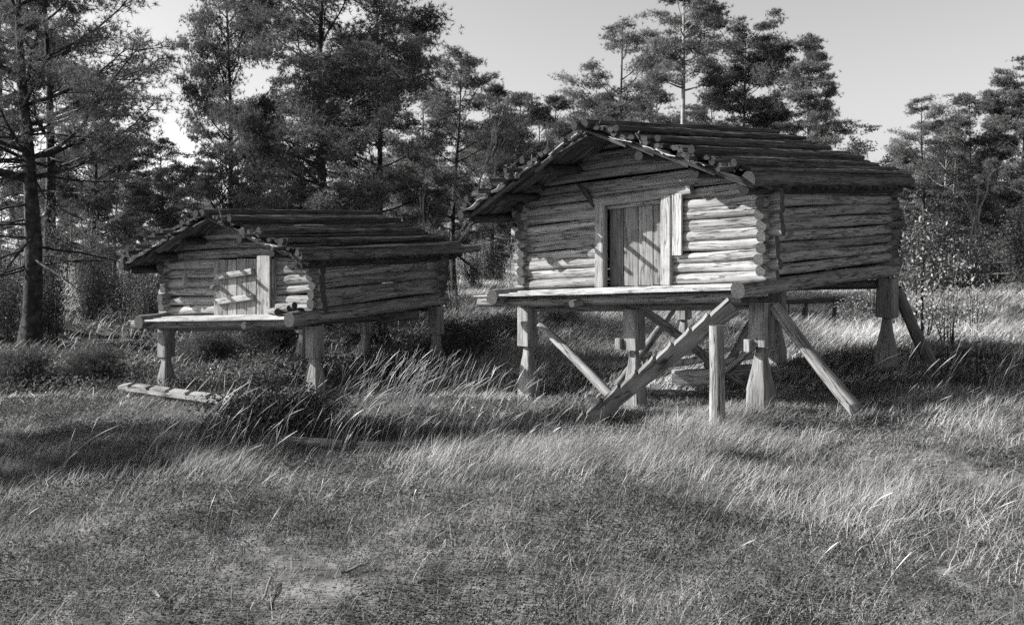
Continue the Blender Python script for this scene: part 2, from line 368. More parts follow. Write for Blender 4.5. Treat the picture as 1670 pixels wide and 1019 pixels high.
def roof(h, root, ov, ob, el, er, ridge, rw, n, big, proj_l=(), proj_r=()):
    P, Wd, Ln = h.P, h.W, h.L
    for side in (-1, 1):
        tot = (ridge+el) if side < 0 else (Wd+er-ridge)
        rise = (rw-1.0); slen = math.hypot(tot, rise)
        def S(s, v, off=0.0):      # s 0 ridge .. 1 eave ; off above the roof surface
            u = ridge+side*tot*s; w = rw-rise*s
            return P(u+side*off*rise/slen, v, w+off*tot/slen)
        ro = MB()
        # under-layer: short split poles laid down the slope in stepped courses
        nc = 5
        for c in range(nc):
            s0 = c/nc-.02; s1 = (c+1)/nc+.05; v = -ov+.05
            while v < Ln+ob-.1:
                dv = random.uniform(.045, .075)
                a = S(s0, v+random.uniform(-.01, .01), -.015-.01*random.random()); b = S(s1+random.uniform(-.03, .04), v+.04+random.uniform(-.03, .03), -.055)
                ro.log(a, b, dv*.48, dv*.55, mat=0, cap=1, tn=T(.5, 1.5), sides=6, segs=2, jit=.03, bend=.006, flat=.7)
                v += dv
        ro.build('shake_layer', ['dark', 'dend'], root)
        un = MB(); un.board(S(.5, -ov+.03, -.012), S(.5, Ln+ob-.06, -.012), slen*1.0, .02, (P(.5, 0, 1)-P(.5, 0, 0))*tot/slen+h.u.to_3d()*side*rise/slen, tn=.7, segs=3, jit=.0)
        un.build('bark_layer', ['dark'], root)
        # birch-bark sheets peeping out at the verges
        bk = MB()
        for q in range(7):
            s0 = random.uniform(.02, .85); wd = random.uniform(.04, .17); am = random.uniform(.004, .013); fq = random.uniform(.5, 1.1); dr_ = random.uniform(-.012, .006); st = random.uniform(.02, .1)
            pts = [S(s0+wd*t/6, -ov-st*random.uniform(.3, 1), .008+am*math.sin(t*fq+q)+dr_*t/6) for t in range(7)]
            x = h.vd.to_3d()
            b0 = len(bk.v)
            for i, p in enumerate(pts):
                bk.v += [p, p+x*.22+Vector((0, 0, .004)), p-Vector((0, 0, .006)), p+x*.22-Vector((0, 0, .004))]; bk.t += [1]*4
            for i in range(6):
                e = b0+i*4
                for ff in ((e, e+4, e+5, e+1), (e+2, e+3, e+7, e+6), (e, e+2, e+6, e+4)):
                    bk.f.append(ff); bk.uv += [(0, 0)]*4; bk.m.append(0)
        bk.build('birch_bark', ['birch'], root)
        # lengthwise poles and the heavier logs over them
        top = MB(); ncr = 5
        for c in range(ncr):
            fc = random.uniform(-.05, .06); bc = random.uniform(-.16, .12)
            for i in range(8):
                s = (c+(i+.4)/8)/ncr; lift = .028+.05*(i/7.0); rr = slen/ncr/8*random.uniform(.48, .85)
                top.log(S(s, -ov-fc-random.uniform(-.05, .03), lift), S(s+random.uniform(-.012, .012), Ln+ob+bc+random.uniform(-.1, .06), lift+random.uniform(-.01, .012)), rr, rr*T(.8, 1.1),
                        tn=T(.45, 1.9), sides=8, jit=.13, bend=.014, flat=.75)
            top.log(S((c+.98)/ncr, -ov-fc, .045), S((c+.98)/ncr, Ln+ob+bc, .045), .034, .03, tn=T(.9, 2.2), sides=8, jit=.12, bend=.012)
        top.build('roof_poles', ['dark', 'dend'], root)
        for i, s in enumerate(big):
            rr = random.uniform(.028, .04)
            lg = MB(); lg.log(S(s, -ov-random.uniform(-.05, .1), .11), S(s, Ln+ob+random.uniform(-.3, .05), .1), rr*1.1, rr*.8, tn=T(.7, 1.7), sides=10, jit=.11, bend=.03)
            lg.build('roof_log', ['dark', 'dend'], root)
        for s, fo in (proj_l if side < 0 else proj_r):
            lg = MB(); lg.log(S(s, -ov-fo, .03), S(s+.01, .5, .07), .026, .036, tn=1.3, sides=8, jit=.08, bend=.01); lg.build('roof_log', ['dark', 'dend'], root)
        for q in range(5):
            s = random.uniform(.03, .97); v = -ov+random.uniform(0, .08)
            st = MB(); a = S(s, v, .02)
            st.log(a, a+Vector((random.uniform(-.07, .07), random.uniform(-.03, .03), random.uniform(.07, .16))), .012, .008, tn=T(.9, 2.2), sides=6, segs=2)
            st.build('peg', ['dark', 'dend'], root)
        # purlins under the shakes
        pu = MB()
        for s in (.35, .7, .99):
            pu.log(S(s, -ov+.1, -.12), S(s, Ln+ob-.1, -.12), .05, tn=T(.5, .8), sides=9)
        pu.build('purlin', ['dark', 'dend'], root)
    rd = MB()
    for dx, dw in ((-.05, .04), (.05, .05)):
        rd.log(P(ridge+dx, -ov-random.uniform(.08, .16), rw+dw), P(ridge+dx, Ln+ob*random.uniform(.6, 1), rw+dw), .046, .038, tn=T(.6, 1.2), sides=10, jit=.08, bend=.02)
    rd.build('ridge_log', ['dark', 'dend'], root)

# ---- right-hand hut
h1 = Hut((.174, 11.31), (2.573, 9.30), (2.43, 2.90), 3.78, (1.157, 1.335, 1.42, 1.25), (2.16, 2.36, 2.55, 2.36))
r1 = empty('log_storehouse', (h1.FL.x+1.2, h1.FL.y-1, -.1), 'larger log storehouse on tall hewn posts at right, its planked door in streaked sunlight', 'log hut', 'raised log storehouses')
bpy.context.view_layer.update()
W1 = h1.W; ov1 = .72
roofw, rr1 = build_hut(h1, r1, 9, (.368*W1, .645*W1, .90), ov1, .35, .35, .12, .45*W1, 1.76, (.64, -.27, W1+.0, .37*W1), 0)
roof(h1, r1, ov1, .35, .36, .12, .45*W1, 1.74, 13, (.22, .45, .68, .93), ((.62, .33), (.75, .26), (.5, .28)), ((.9, .22), (.7, .15)))
P1 = h1.P; n3 = tuple(-h1.vd.to_3d())
def boards(h, root, u0, u1, n, w0, w1, off, mat, name, th=.03, tones=None):
    mb = MB()
    for k in range(n):
        u = u0+(u1-u0)*(k+.5)/n
        mb.board(h.P(u, off, w0), h.P(u, off, w1+random.uniform(-.01, .01)), (u1-u0)/n*.965, th, tuple(-h.vd.to_3d()), tn=(tones[k] if tones else T(.8, 1.1)), jit=.004)
    return mb.build(name, [mat], root)
boards(h1, r1, .368*W1+.05, .645*W1-.04, 4, -.0, .93, .05, 'door', 'door', tones=[.65, .75, .9, .8])
lt = MB(); lt.board(P1(.368*W1-.14, -rr1*.9, .965), P1(.645*W1+.3, -rr1*.9, .98), .09, .1, (0, 0, 1), tn=.85); lt.build('lintel', ['plank'], r1)
bd = MB(); bd.board(P1(.69*W1, -rr1*1.35, .31), P1(.69*W1, -rr1*1.35, .96), .115, .035, n3, tn=1.2); o = bd.build('board', ['pale'], r1); o['label'] = 'short upright board beside the right door jamb'
hk = MB(); hk.sweep([P1(.27*W1, -.09, 1.2), P1(.3*W1, -.1, 1.12), P1(.33*W1, -.1, 1.0), P1(.345*W1, -.11, .92)], [(.03, -.012), (.03, .012), (-.03, .012), (-.03, -.012)], 0, 0, .5, sc_=[(.4, 1), (1, 1), (.9, 1), (.3, 1)], up=n3)
hk.build('hook', ['dark'], r1)
tb = MB(); tb.log(P1(-.55, -.35, 1.22), P1(.5, -.3, 1.2), .045, tn=.8); tb.build('tie_beam', ['dark', 'dend'], r1)
for (u, v, w, zg, wd) in ((.02, .0, -.22, -.24, .205), (.5*W1, -.02, -.25, -.16, .2), (W1-.05, 0, -.2, -.0, .215),
                        (W1-.02, 3.78, -.14, -.05, .24), (.5*W1, 3.8, -.2, -.1, .22), (.05, 3.8, -.2, -.15, .2)):
    post(h1, r1, u, v, w, zg-.05, wd)
for (u, v, zz) in ((.46*W1, -.12, .60), (W1-.14, -.12, .69)):
    p = P1(u, v, 0); pk = MB(); pk.board((p.x, p.y, zz-.06), (p.x, p.y, zz+.06), .075, .075, tuple(h1.vd.to_3d()), tn=1.0); pk.build('wedge_block', ['plank'], r1)
def V(px, Y, py=None, z=None):
    """world point at distance Y"""
    return Vector(((px-835)/1500*Y, Y, z if z is not None else H-(py-400)/1500*Y))
brace(h1, r1, V(880, 11.2, 530), V(1000, 10.4, 650), .055, 1.0)
brace(h1, r1, V(1262, 9.25, 498), V(1390, 8.8, 660), .064, .85)
brace(h1, r1, V(1462, 12.3, 470), V(1518, 12.5, 592), .08, .55)
brace(h1, r1, V(1045, 10.4, 503), V(1205, 11.6, 625), .055, .8)
brace(h1, r1, V(1100, 14.0, 500), V(1010, 12.0, 625), .06, .7)
brace(h1, r1, V(1235, 12.8, 505), V(1180, 11.6, 610), .05, 1.0)
brace(h1, r1, V(1255, 9.6, 545), V(1190, 11.0, 600), .045, .9)

# ---- left-hand hut
FR2 = Vector((-2.5, 11.8)); FL2 = Vector((-4.9, 13.14)); v2 = Vector((1.336, 2.4))
h2 = Hut(FL2, FR2, v2, 2.75, (.70, .835, .90, .80), (1.47, 1.56, 1.62, 1.55))
r2 = empty('log_storehouse', (h2.FL.x+1, h2.FL.y-.5, -.3), 'smaller, lower log storehouse at left with two bars across its door, against the pines', 'log hut', 'raised log storehouses')
bpy.context.view_layer.update()
W2 = h2.W; sW = W2
ZS = (h2.zt[1]-h2.zb[1])
# nearer units: heights of hut 2 are fractions of a wall only .73 m high
rwB = 1+ (2.12-1.51)/.73
def u2(px):
    k = (px-835)/1500; a = FL2; d = h2.u
    return (k*a.y-a.x)/(d.x-k*d.y)
DA, DB, DC, DD = u2(363)/W2, u2(428)/W2, u2(431)/W2, u2(453)/W2
_, rr2 = build_hut(h2, r2, 6, (DA*W2, DD*W2-.05, .93), .5, .4, .28, .1, .46*W2, rwB, (.52, -.2, W2-.02, .72*W2), 0)
def u2(px):
    k = (px-835)/1500; a = FL2; d = h2.u
    return (k*a.y-a.x)/(d.x-k*d.y)
_w = MB
class H2w:                                  # roof helper works in metres: rescale w
    pass
hr = Hut(FL2, FR2, v2, 2.75, tuple(z-1.0 for z in h2.zt), h2.zt)
roof(hr, r2, .5, .5, .3, .12, .46*W2, 1.58, 11, (.28, .55, .82), ((.66, .26), (.5, .3), (.34, .24), (.8, .2)), ((.85, .2), (.55, .2)))
ev = MB(); ev.log(hr.P(W2+.13, -.5, 1.01), hr.P(W2+.13, 3.78, 1.0), .07, .055, tn=2.2, sides=12, jit=.03, bend=.01); ev.build('eave_log', ['dark', 'dend'], r2)
ev = MB(); ev.log(h1.P(W1+.16, -.74, .985), h1.P(W1+.16, 4.15, .985), .07, .06, tn=1.5, sides=12, jit=.05, bend=.01); ev.build('eave_log', ['dark', 'dend'], r1)
ev = MB(); ev.log(hr.P(-.36, -.52, .97), hr.P(-.36, 3.2, .97), .06, .055, tn=1.0, sides=10, jit=.05, bend=.02); ev.build('eave_log', ['dark', 'dend'], r2)
ev = MB(); ev.log(h1.P(-.4, -.75, .97), h1.P(-.4, 4.1, .97), .05, .055, tn=1.0, sides=10, jit=.05, bend=.02); ev.build('eave_log', ['dark', 'dend'], r1)
P2 = h2.P; m3 = tuple(-h2.vd.to_3d())
dr = boards(h2, r2, DA*W2+.03, DB*W2, 4, 0, 1.0, -.1, 'door', 'door', tones=[.85, 1.15, 1.0, .9])
boards(h2, r2, DC*W2, DD*W2, 1, 0, 1.04, -.13, 'plank', 'frame_board', tones=[1.1])
for w in (.27, .72):
    bt = MB(); bt.board(P2(DA*W2+.04, -.15, w-.03), P2(DB*W2-.03, -.15, w+.05), .06, .08, (0, 0, 1), tn=1.0); bt.build('door_bar', ['pale'], dr)
hd = MB(); hd.log(P2(DA*W2-.1, -.12, .5), P2(DA*W2+.02, -.16, .56), .018, .012, tn=1.3, sides=7); hd.build('latch', ['pale', 'end'], dr)
for u, v, w, zg in ((.06, -.1, -.22, -.38), (W2+.0, -.05, -.22, -.24), (W2-.02, 2.75, -.2, -.2), (.05, 2.75, -.2, -.3), (.5*W2, 2.75, -.2, -.25), (.82*W2, .5, -.2, -.3)):
    post(h2, r2, u, v, w, zg-.05, .19, blk=.42, neck=.5)
xb = MB(); xb.log(P2(W2*.35, 1.2, -.27), P2(W2+.05, 2.2, -.32), .07, tn=.6); xb.build('brace', ['wall', 'end'], r2)
xb = MB(); xb.log(hr.P(W2+.12, 3.0, .98), hr.P(W2+.16, 3.7, .62), .02, tn=.9, sides=7); xb.build('brace', ['dark', 'dend'], r2)

# hanging pouch on the left hut
hp = MB(); q = P2(.17*W2, -.12, .95)
hp.sweep([q, q-Vector((0, 0, .12)), q-Vector((0, 0, .17)), q-Vector((0, 0, .25)), q-Vector((.01, 0, .31))], [(math.cos(t*.9)*.045, math.sin(t*.9)*.02) for t in range(7)], 0, 0, 1.0, sc_=[(.15, .3), (.18, .3), (.6, .9), (1, 1), (.5, .5)], jit=.08)
solo(hp, 'pouch', ['plank'], 'small pale pouch hanging on a cord from the left hut wall beside its door', 'pouch')
# firewood on the left porch
fw = [(u2(455), u2(490), 'short pale billet at the left end of the firewood on the left hut porch'),
      (u2(470), u2(507), 'dark billet leaning across the middle of the firewood on the left hut porch'),
      (u2(478), u2(512), 'round-ended billet lying on top of the porch firewood at the left hut corner'),
      (u2(486), u2(520), 'longest dark billet in front on the left hut porch')]
for i, (a, b, lb) in enumerate(fw):
    mb = MB(); a0 = P2(a, -.17-.06*(i % 3), .06+.09*(i == 2)+.0*i); b0 = P2(b, -.42+.03*i, .07+.1*(i == 2)+.05*(i == 1))
    mb.log(a0, b0, .042, .045, tn=T(.3, .75), sides=10, segs=2, jit=.03)
    solo(mb, 'firewood_billet', ['wall', 'end'], lb, 'firewood', 'firewood on the left porch')

# ------------------------------------------------------------------ notched log ladders
def ladder(a, b, wd, th, nn, up, name, label, tn=1.0, flatn=False):
    a, b, up = Vector(a), Vector(b), Vector(up).normalized(); mb = MB(); t = (b-a).normalized(); x = t.cross(up).normalized(); up = x.cross(t).normalized()
    Ln = (b-a).length; st = []
    st.append((0, .6)); 
    for k in range(nn):
        s = (k+.55)/nn*.9+.03
        if flatn: st += [(s-.03, 1.0), (s-.022, .98), (s-.018, .62), (s+.012, .6), (s+.02, .96)]
        else: st += [(s-.03, .93), (s-.002, 1.04), (s, .82), (s+.02, .87)]
    st.append((1, .95))
    pts = [a+t*Ln*q for q, _ in st]; n = len(st); b0 = len(mb.v); hw = wd/2
    # profile: flat underside, notched top
    for p, (q, k) in zip(pts, st):
        j = random.uniform(.97, 1.03)
        for (u, v) in ((-hw, -th*.35), (-hw*.7, -th*.5), (hw*.7, -th*.5), (hw, -th*.35), (hw*.95, (k-.5)*th-.015*0), (hw*.8, (k-.5)*th), (-hw*.8, (k-.5)*th), (-hw*.95, (k-.5)*th-.0)):
            mb.v.append(p+x*u*j+up*v*j); mb.t.append(tn)
    m = 8
    for i in range(n-1):
        for j in range(m):
            j2 = (j+1) % m; mb.f.append((b0+i*m+j, b0+i*m+j2, b0+(i+1)*m+j2, b0+(i+1)*m+j)); mb.m.append(0)
            u0, u1 = st[i][0]*Ln, st[i+1][0]*Ln; c0, c1 = j*.05, (j+1)*.05
            mb.uv += [(u0, c0), (u0, c1), (u1, c1), (u1, c0)]
    for e in (0, n-1):
        ff = [b0+e*m+j for j in range(m)]; mb.f.append(tuple(ff[::-1] if e == 0 else ff)); mb.m.append(1); mb.uv += [(j*.02, .01*j) for j in range(m)]
    o = solo(mb, name, ['pale', 'end'], label, 'ladder', 'notched log ladders')
    return o
ladder(V(938, 9.15, 700), V(1196, 8.72, 497), .11, .17, 8, (-.5, -.12, .85), 'notched_ladder', 'notched log ladder leaning from the grass up to the right hut porch', .6)
la, lb_ = V(196, 12.3, 643), V(375, 10.9, 683)
ladder((la.x, la.y, g1(la.x, la.y)+.15), (lb_.x, lb_.y, g1(lb_.x, lb_.y)+.1), .09, .1, 5, (0, -.35, 1), 'notched_ladder', 'pale notched log ladder lying flat in the grass before the left hut', .85, True)
# standing post under the ladder head
pm = MB(); pb = V(1170, 8.57, z=0); pm.log((pb.x+.005, pb.y, g1(pb.x, pb.y)-.1), (pb.x-.01, pb.y, .955), .076, .068, tn=.9, sides=14, bend=.004, jit=.02)
solo(pm, 'support_post', ['wall', 'end'], 'round upright post standing alone under the head of the leaning ladder', 'post')

# ------------------------------------------------------------------ timber lying about
def lying(px0, Y0, px1, Y1, r, lb, mat='wall', tn=1.0, z=None, name='log', cat='log', grp=None, box=None, bend=.02):
    a, b = V(px0, Y0, z=0), V(px1, Y1, z=0); a.z = g1(a.x, a.y)+(z or r); b.z = g1(b.x, b.y)+(z or r)
    mb = MB()
    if box: mb.board(a, b, box[0], box[1], (0, 0, 1), cap=1, tn=tn)
    else: mb.log(a, b, r, r*.8, tn=tn, bend=bend, sides=10, jit=.05)
    return solo(mb, name, [mat, 'end'], lb, cat, grp)
G = 'timber stored under the right hut'
lying(1096, 11.6, 1162, 11.5, 0, 'squared pale timber block lying under the right hut behind the ladder', 'pale', 1.2, .17, 'timber_block', 'timber', G, box=(.22, .19))
lying(1162, 11.7, 1226, 11.7, 0, 'darker squared timber beside the pale block under the right hut', 'wall', .8, .16, 'timber_block', 'timber', G, box=(.2, .17))
lying(1056, 11.4, 1168, 11.9, .055, 'white peeled log resting crookedly on top of the squared timber', 'birch', 1.1, .36, 'peeled_log', 'log', G, bend=.06)
lying(1082, 12.1, 1215, 12.0, .035, 'pale pole behind the white peeled log under the right hut', 'pale', 1.3, .4, 'pole', 'pole', G)
lying(1150, 11.4, 1262, 11.9, .04, 'grey pole lying on the dark timber under the right hut', 'wall', 1.2, .34, 'pole', 'pole', G)
lying(1060, 11.2, 1200, 11.3, .02, 'thin stick on the ground in front of the stored timber', 'pale', 1.0, .03, 'stick', 'stick', G)
lying(385, 8.35, 560, 8.1, .05, 'weathered log lying half hidden beneath the dark heather bush', 'wall', .95, None, 'fallen_log', 'log', 'fallen logs in the meadow')
lying(585, 8.1, 720, 8.05, .05, 'pale log end poking from the tall seeding grass at centre', 'plank', .9, .05, 'fallen_log', 'log', 'fallen logs in the meadow')
for a, b, c, d, l in ((-10, 4.55, 70, 4.6, 'bleached forked stick at the left edge of the foreground moss'), (245, 4.5, 262, 4.4, 'short bleached twig in the foreground heather'),
                      (555, 4.6, 600, 4.7, 'curved grey twig lying on pale moss at the bottom centre'), (425, 4.35, 442, 4.6, 'thin bent twig standing out of the bottom heather')):
    lying(a, b, c, d, .008, l, 'plank', .8, .03, 'twig', 'twig', 'twigs in the foreground')

# dark low rack seen under the right hut
rk = empty('timber_rack', (V(1330, 19, z=0).x, 19, -.1), 'dark low timber rack standing in the meadow beyond the right hut', 'rack'); bpy.context.view_layer.update()
mb = MB()
for k in range(4): mb.log(V(1272, 18.6+.25*k, 492), V(1378, 18.7+.25*k, 487), .06, tn=.8)
mb.build('deck', ['dark', 'dend'], rk)
for px in (1285, 1315, 1362):
    for Y in (18.7, 19.3):
        mb = MB(); p = V(px, Y, z=0); mb.log((p.x+random.uniform(-.15, .15), Y, -.15), (p.x, Y, .6), .04, tn=.9); mb.build('leg', ['dark', 'dend'], rk)

# cone of leaning poles around a forked trunk, and the rail fence
tp = empty('pole_stack', (V(1590, 34, z=0).x, 34, 0), 'cone of grey poles leaned together around a forked trunk at the wood edge', 'pole stack'); bpy.context.view_layer.update()
cx = V(1590, 34, z=0).x; gt = g1(cx, 34)
for k in range(16):
    a = k/16*6.28+random.uniform(-.1, .1); rr = random.uniform(.75, 1.0)
    mb = MB(); mb.log((cx+rr*math.cos(a), 34+rr*math.sin(a), gt), (cx-.08*math.cos(a), 34-.08*math.sin(a), random.uniform(2.5, 3.2)), .045, .03, tn=T(.6, 1.4), sides=7, segs=4, bend=.06)
    mb.build('pole', ['wall', 'end'], tp)
for dx in (-.55, .18, .5):
    mb = MB(); mb.sweep([(cx, 34, gt), (cx+.05*dx, 34, 1.8), (cx+.3*dx, 34, 3.0), (cx+dx, 34.1, 3.7), (cx+dx*1.15, 34.1, 4.3)], [(.06*math.cos(t), .06*math.sin(t)) for t in (0, 1.05, 2.1, 3.15, 4.2, 5.25)], 0, 0, 1.0, sc_=[(1, 1), (.9, .9), (.8, .8), (.6, .6), (.3, .3)])
    mb.build('forked_pole', ['wall'], tp)
fe = empty('rail_fence', (V(1640, 30, z=0).x, 30, 0), 'old two-rail pole fence crossing the meadow at the right edge', 'fence'); bpy.context.view_layer.update()
for z0 in (1.05, .68):
    mb = MB(); mb.log((V(1475, 31, z=0).x, 31, z0+.0), (V(1760, 29, z=0).x, 29, z0+.08), .035, tn=.45, sides=7, bend=.05); mb.build('rail', ['wall', 'end'], fe)
for px in (1480, 1545, 1612, 1660, 1720):
    p = V(px, 30.2, z=0); mb = MB(); mb.log((p.x, p.y, g1(p.x, p.y)-.1), (p.x+.03, p.y, 1.2), .045, tn=.4, sides=7); mb.build('fence_post', ['wall', 'end'], fe)

# ------------------------------------------------------------------ foliage tools
def unit(n, rng): 
    d = rng.normal(size=(n, 3)); return d/np.linalg.norm(d, axis=1, keepdims=True)
def tufts(pos, dirs, K, ln, wd, rng, tn):
    """K needle triangles round each point"""
    n = len(pos); d = unit(n*K, rng).reshape(n, K, 3)*.85+dirs[:, None, :]*.6; d /= np.linalg.norm(d, axis=2, keepdims=True)
    side = np.cross(d, unit(n*K, rng).reshape(n, K, 3)); side /= np.linalg.norm(side, axis=2, keepdims=True)+1e-9
    l = ln*rng.uniform(.6, 1.25, (n, K, 1)); b = pos[:, None, :]+d*l*.05
    tri = np.stack([b+side*wd*.5, b-side*wd*.5, b+d*l], 2)
    t = np.repeat(tn, K)*rng.uniform(.8, 1.2, n*K)
    return tri.reshape(-1, 3, 3), t
def leaves(pos, sz, rng, tn, flat=.5):
    n = len(pos); a = unit(n, rng); a[:, 2] *= flat; a /= np.linalg.norm(a, axis=1, keepdims=True)
    b = np.cross(a, unit(n, rng)); b /= np.linalg.norm(b, axis=1, keepdims=True)+1e-9
    s = sz*rng.uniform(.6, 1.3, (n, 1))
    return np.stack([pos-a*s, pos+b*s*.45, pos+a*s, pos-b*s*.45], 1), tn*rng.uniform(.7, 1.3, n)

def tree_mesh(name, Ht, tr, cb, cr, seed, dens=1.0, K=9, ln=.11, wd=.018, shape='round', bark='bark', mat='needle', lean=(0, 0), dead=8, up=.35, clump=1.0):
    rng = np.random.default_rng(seed); rd = random.Random(seed); mb = MB()
    def tp(z):
        f = z/Ht; return Vector((lean[0]*f*f*Ht+.12*math.sin(f*5+seed), lean[1]*f*f*Ht+.1*math.sin(f*4+seed*2), z))
    ns = 12; zs = [Ht*.97*i/ns for i in range(ns+1)]
    state = random.getstate(); random.seed(seed)
    pr = [(tr*math.cos(2*math.pi*j/9), tr*math.sin(2*math.pi*j/9)) for j in range(9)]
    mb.sweep([tp(z) for z in zs], pr, 0, 0, 1, sc_=[((1.25 if i == 0 else 1)*(1-.93*(z/Ht)**.9)+.02,)*2 for i, z in enumerate(zs)], jit=.04)
    cen, dr, tt = [], [], []
    def limb(p0, az, L, rise, r0, leafy=True, lt=1.0):
        n = 5; p = p0.copy(); pts = [p.copy()]; el = rise-.25
        for i in range(n):
            el += (.12 if leafy else rd.uniform(-.15, .1)); az2 = az+rd.uniform(-.22, .22)
            p = p+Vector((math.cos(az2)*math.cos(el), math.sin(az2)*math.cos(el), math.sin(el)))*L/n; pts.append(p.copy())
        mb.sweep(pts, [(r0*math.cos(t), r0*math.sin(t)) for t in (0, 1.26, 2.51, 3.77, 5.03)], 0, 0, 1, sc_=[(1-.8*i/n,)*2 for i in range(n+1)], caps=(0, 0))
        if not leafy:
            for q in range(3):
                b = pts[rd.randint(1, 4)]; e = b+Vector((math.cos(az+rd.uniform(-1, 1)), math.sin(az+rd.uniform(-1, 1)), rd.uniform(-.4, .4)))*L*.25
                mb.sweep([b, e], [(r0*.35*math.cos(t), r0*.35*math.sin(t)) for t in (0, 2.1, 4.2)], 0, 0, 1, sc_=[(1, 1), (.4, .4)], caps=(0, 0))
            return
        nsub = max(4, int(L*3.9))
        for q in range(nsub):
            f = rd.uniform(.3, 1.0); i = min(n-1, int(f*n)); b = pts[i].lerp(pts[i+1], f*n-i)
            sa = az+rd.choice((-1, 1))*rd.uniform(.3, 1.25); sl = (.25+.35*L*(1.15-f))*rd.uniform(.6, 1.2)
            e = b+Vector((math.cos(sa), math.sin(sa), rd.uniform(0, .45)))*sl
            mb.sweep([b, e], [(r0*.3*math.cos(t), r0*.3*math.sin(t)) for t in (0, 2.1, 4.2)], 0, 0, 1, sc_=[(1, 1), (.3, .3)], caps=(0, 0))
            m = max(4, int(30*dens*sl/.6)); tf = 1.05-.75*rng.random(m)**1.6
            cc = np.array(b)[None]+(np.array(e)-np.array(b))[None]*tf[:, None]
            cc = cc+rng.normal(size=(m, 3))*np.array([.18, .18, .062])*clump*(.4+sl)
            cen.append(cc); d = np.array([math.cos(sa)*.5, math.sin(sa)*.5, .7]); dr.append(np.repeat(d[None], m, 0)); tt.append(np.full(m, lt))
    z = cb
    while z < Ht*.985:
        f = (z-cb)/(Ht-cb)
        if shape == 'round': R = cr*(math.sin(math.pi*min(1, .22+.78*f))**.7)*(1 if f < .8 else 1-.55*(f-.8)/.2)
        elif shape == 'cone': R = cr*(1-f)**.8+.2
        elif shape == 'flat': R = cr*(.55+.45*f)*(1 if f < .85 else .7)
        else: R = cr*(1-.55*f)
        for b in range(rd.choice((2, 3, 3, 4))):
            limb(tp(z+rd.uniform(-.1, .1)), rd.uniform(0, 6.28), max(.3, R*rd.uniform(.55, 1.15)), up+.5*f, tr*.26*(1-.6*f), True, rd.uniform(.75, 1.3))
        z += rd.uniform(.33, .6)*(1 if Ht > 6 else .7)
    for q in range(dead):
        zz = rd.uniform(.18*Ht, cb+.2*(Ht-cb)); limb(tp(zz), rd.uniform(0, 6.28), cr*rd.uniform(.3, .75), rd.uniform(-.1, .3), tr*.14, False)
    random.setstate(state)
    pos = np.concatenate(cen); di = np.concatenate(dr); tn = np.concatenate(tt)
    tri, t = tufts(pos, di, K, ln, wd, rng, tn)
    tk = mb.build(name+'_trunk', [bark]); tm = tk.data; bpy.data.objects.remove(tk)
    cw = npmesh(name+'_crown', tri, 3, t, [mat]); cm = cw.data; bpy.data.objects.remove(cw)
    return tm, cm
def plant(proto, name, x, y, label, cat, group, rot=None, s=1.0, parts=('trunk', 'crown'), sz=None):
    o = empty(name, (x, y, g1(x, y)-.05)); tag(o, label, cat, group)
    o.rotation_euler = (0, 0, random.uniform(0, 6.28) if rot is None else rot); o.scale = (s, s, sz or s)
    for me, nm in zip(proto, parts):
        c = bpy.data.objects.new(nm, me); C.objects.link(c); c.parent = o
    return o
PX = lambda px, Y: (px-835)/1500*Y
near1 = tree_mesh('n1', 8.0, .20, 3.2, 3.6, 101, dens=.85, K=12, ln=.11, wd=.011, shape='taper', dead=26)
near2 = tree_mesh('n2', 7.8, .15, 3.3, 2.6, 102, dens=.85, K=12, ln=.10, wd=.011, shape='taper', dead=16)
mid1 = tree_mesh('m1', 10.0, .15, 2.2, 2.7, 103, dens=1.5, K=11, ln=.11, wd=.015, shape='round', dead=6)
mid2 = tree_mesh('m2', 9.2, .12, 2.0, 2.5, 104, dens=1.6, K=10, ln=.12, wd=.016, shape='round', mat='needle2', dead=6)
mid3 = tree_mesh('m3', 9.5, .12, 2.2, 2.4, 105, dens=1.5, K=10, ln=.12, wd=.018, shape='round', dead=6, clump=1.15)
tuft = tree_mesh('t1', 11.6, .14, 6.9, 1.6, 106, dens=2.0, K=10, ln=.12, wd=.018, shape='round', bark='palebark', lean=(.035, 0), dead=5, mat='needle2')
flat1 = tree_mesh('f1', 9.8, .14, 3.0, 2.7, 107, dens=2.2, K=10, ln=.13, wd=.02, shape='flat', dead=4)
cone1 = tree_mesh('c1', 9.4, .12, 1.0, 2.5, 108, dens=2.1, K=10, ln=.13, wd=.018, shape='cone', dead=0, mat='needle2', up=.55)
far1 = tree_mesh('r1', 8.5, .09, 3.8, 1.5, 109, dens=1.1, K=8, ln=.16, wd=.03, shape='round', bark='palebark', dead=8)
far2 = tree_mesh('r2', 8.0, .08, 3.0, 1.4, 110, dens=1.1, K=8, ln=.16, wd=.03, shape='round', mat='needle2', dead=8)
far3 = tree_mesh('r3', 7.0, .07, 1.6, 1.3, 111, dens=1.1, K=8, ln=.16, wd=.03, shape='cone', dead=3)
bir = tree_mesh('b1', 7.5, .055, 2.8, 1.2, 112, dens=.7, K=6, ln=.09, wd=.045, shape='round', bark='birchbark', mat='leaf', dead=8)
GP = 'pines around the clearing'; rb0 = random.Random(8)
def T_(proto, nm, px, Y, lb, s=1.0, rot=None, cat='pine tree', g=GP, sz=None): return plant(proto, nm, PX(px, Y), Y, lb, cat, g, rot, s, sz=sz)
T_(near1, 'pine_tree', 42, 17.2, 'thickest dark pine trunk at the left edge with long drooping limbs', rot=.4)
T_(near2, 'pine_tree', 74, 18.6, 'slimmer straight pine just right of the thick trunk at the left edge', rot=2)
T_(mid1, 'pine_tree', 530, 22, 'broad dense pine towering behind the ridge of the left hut', 1.0, 1.0)
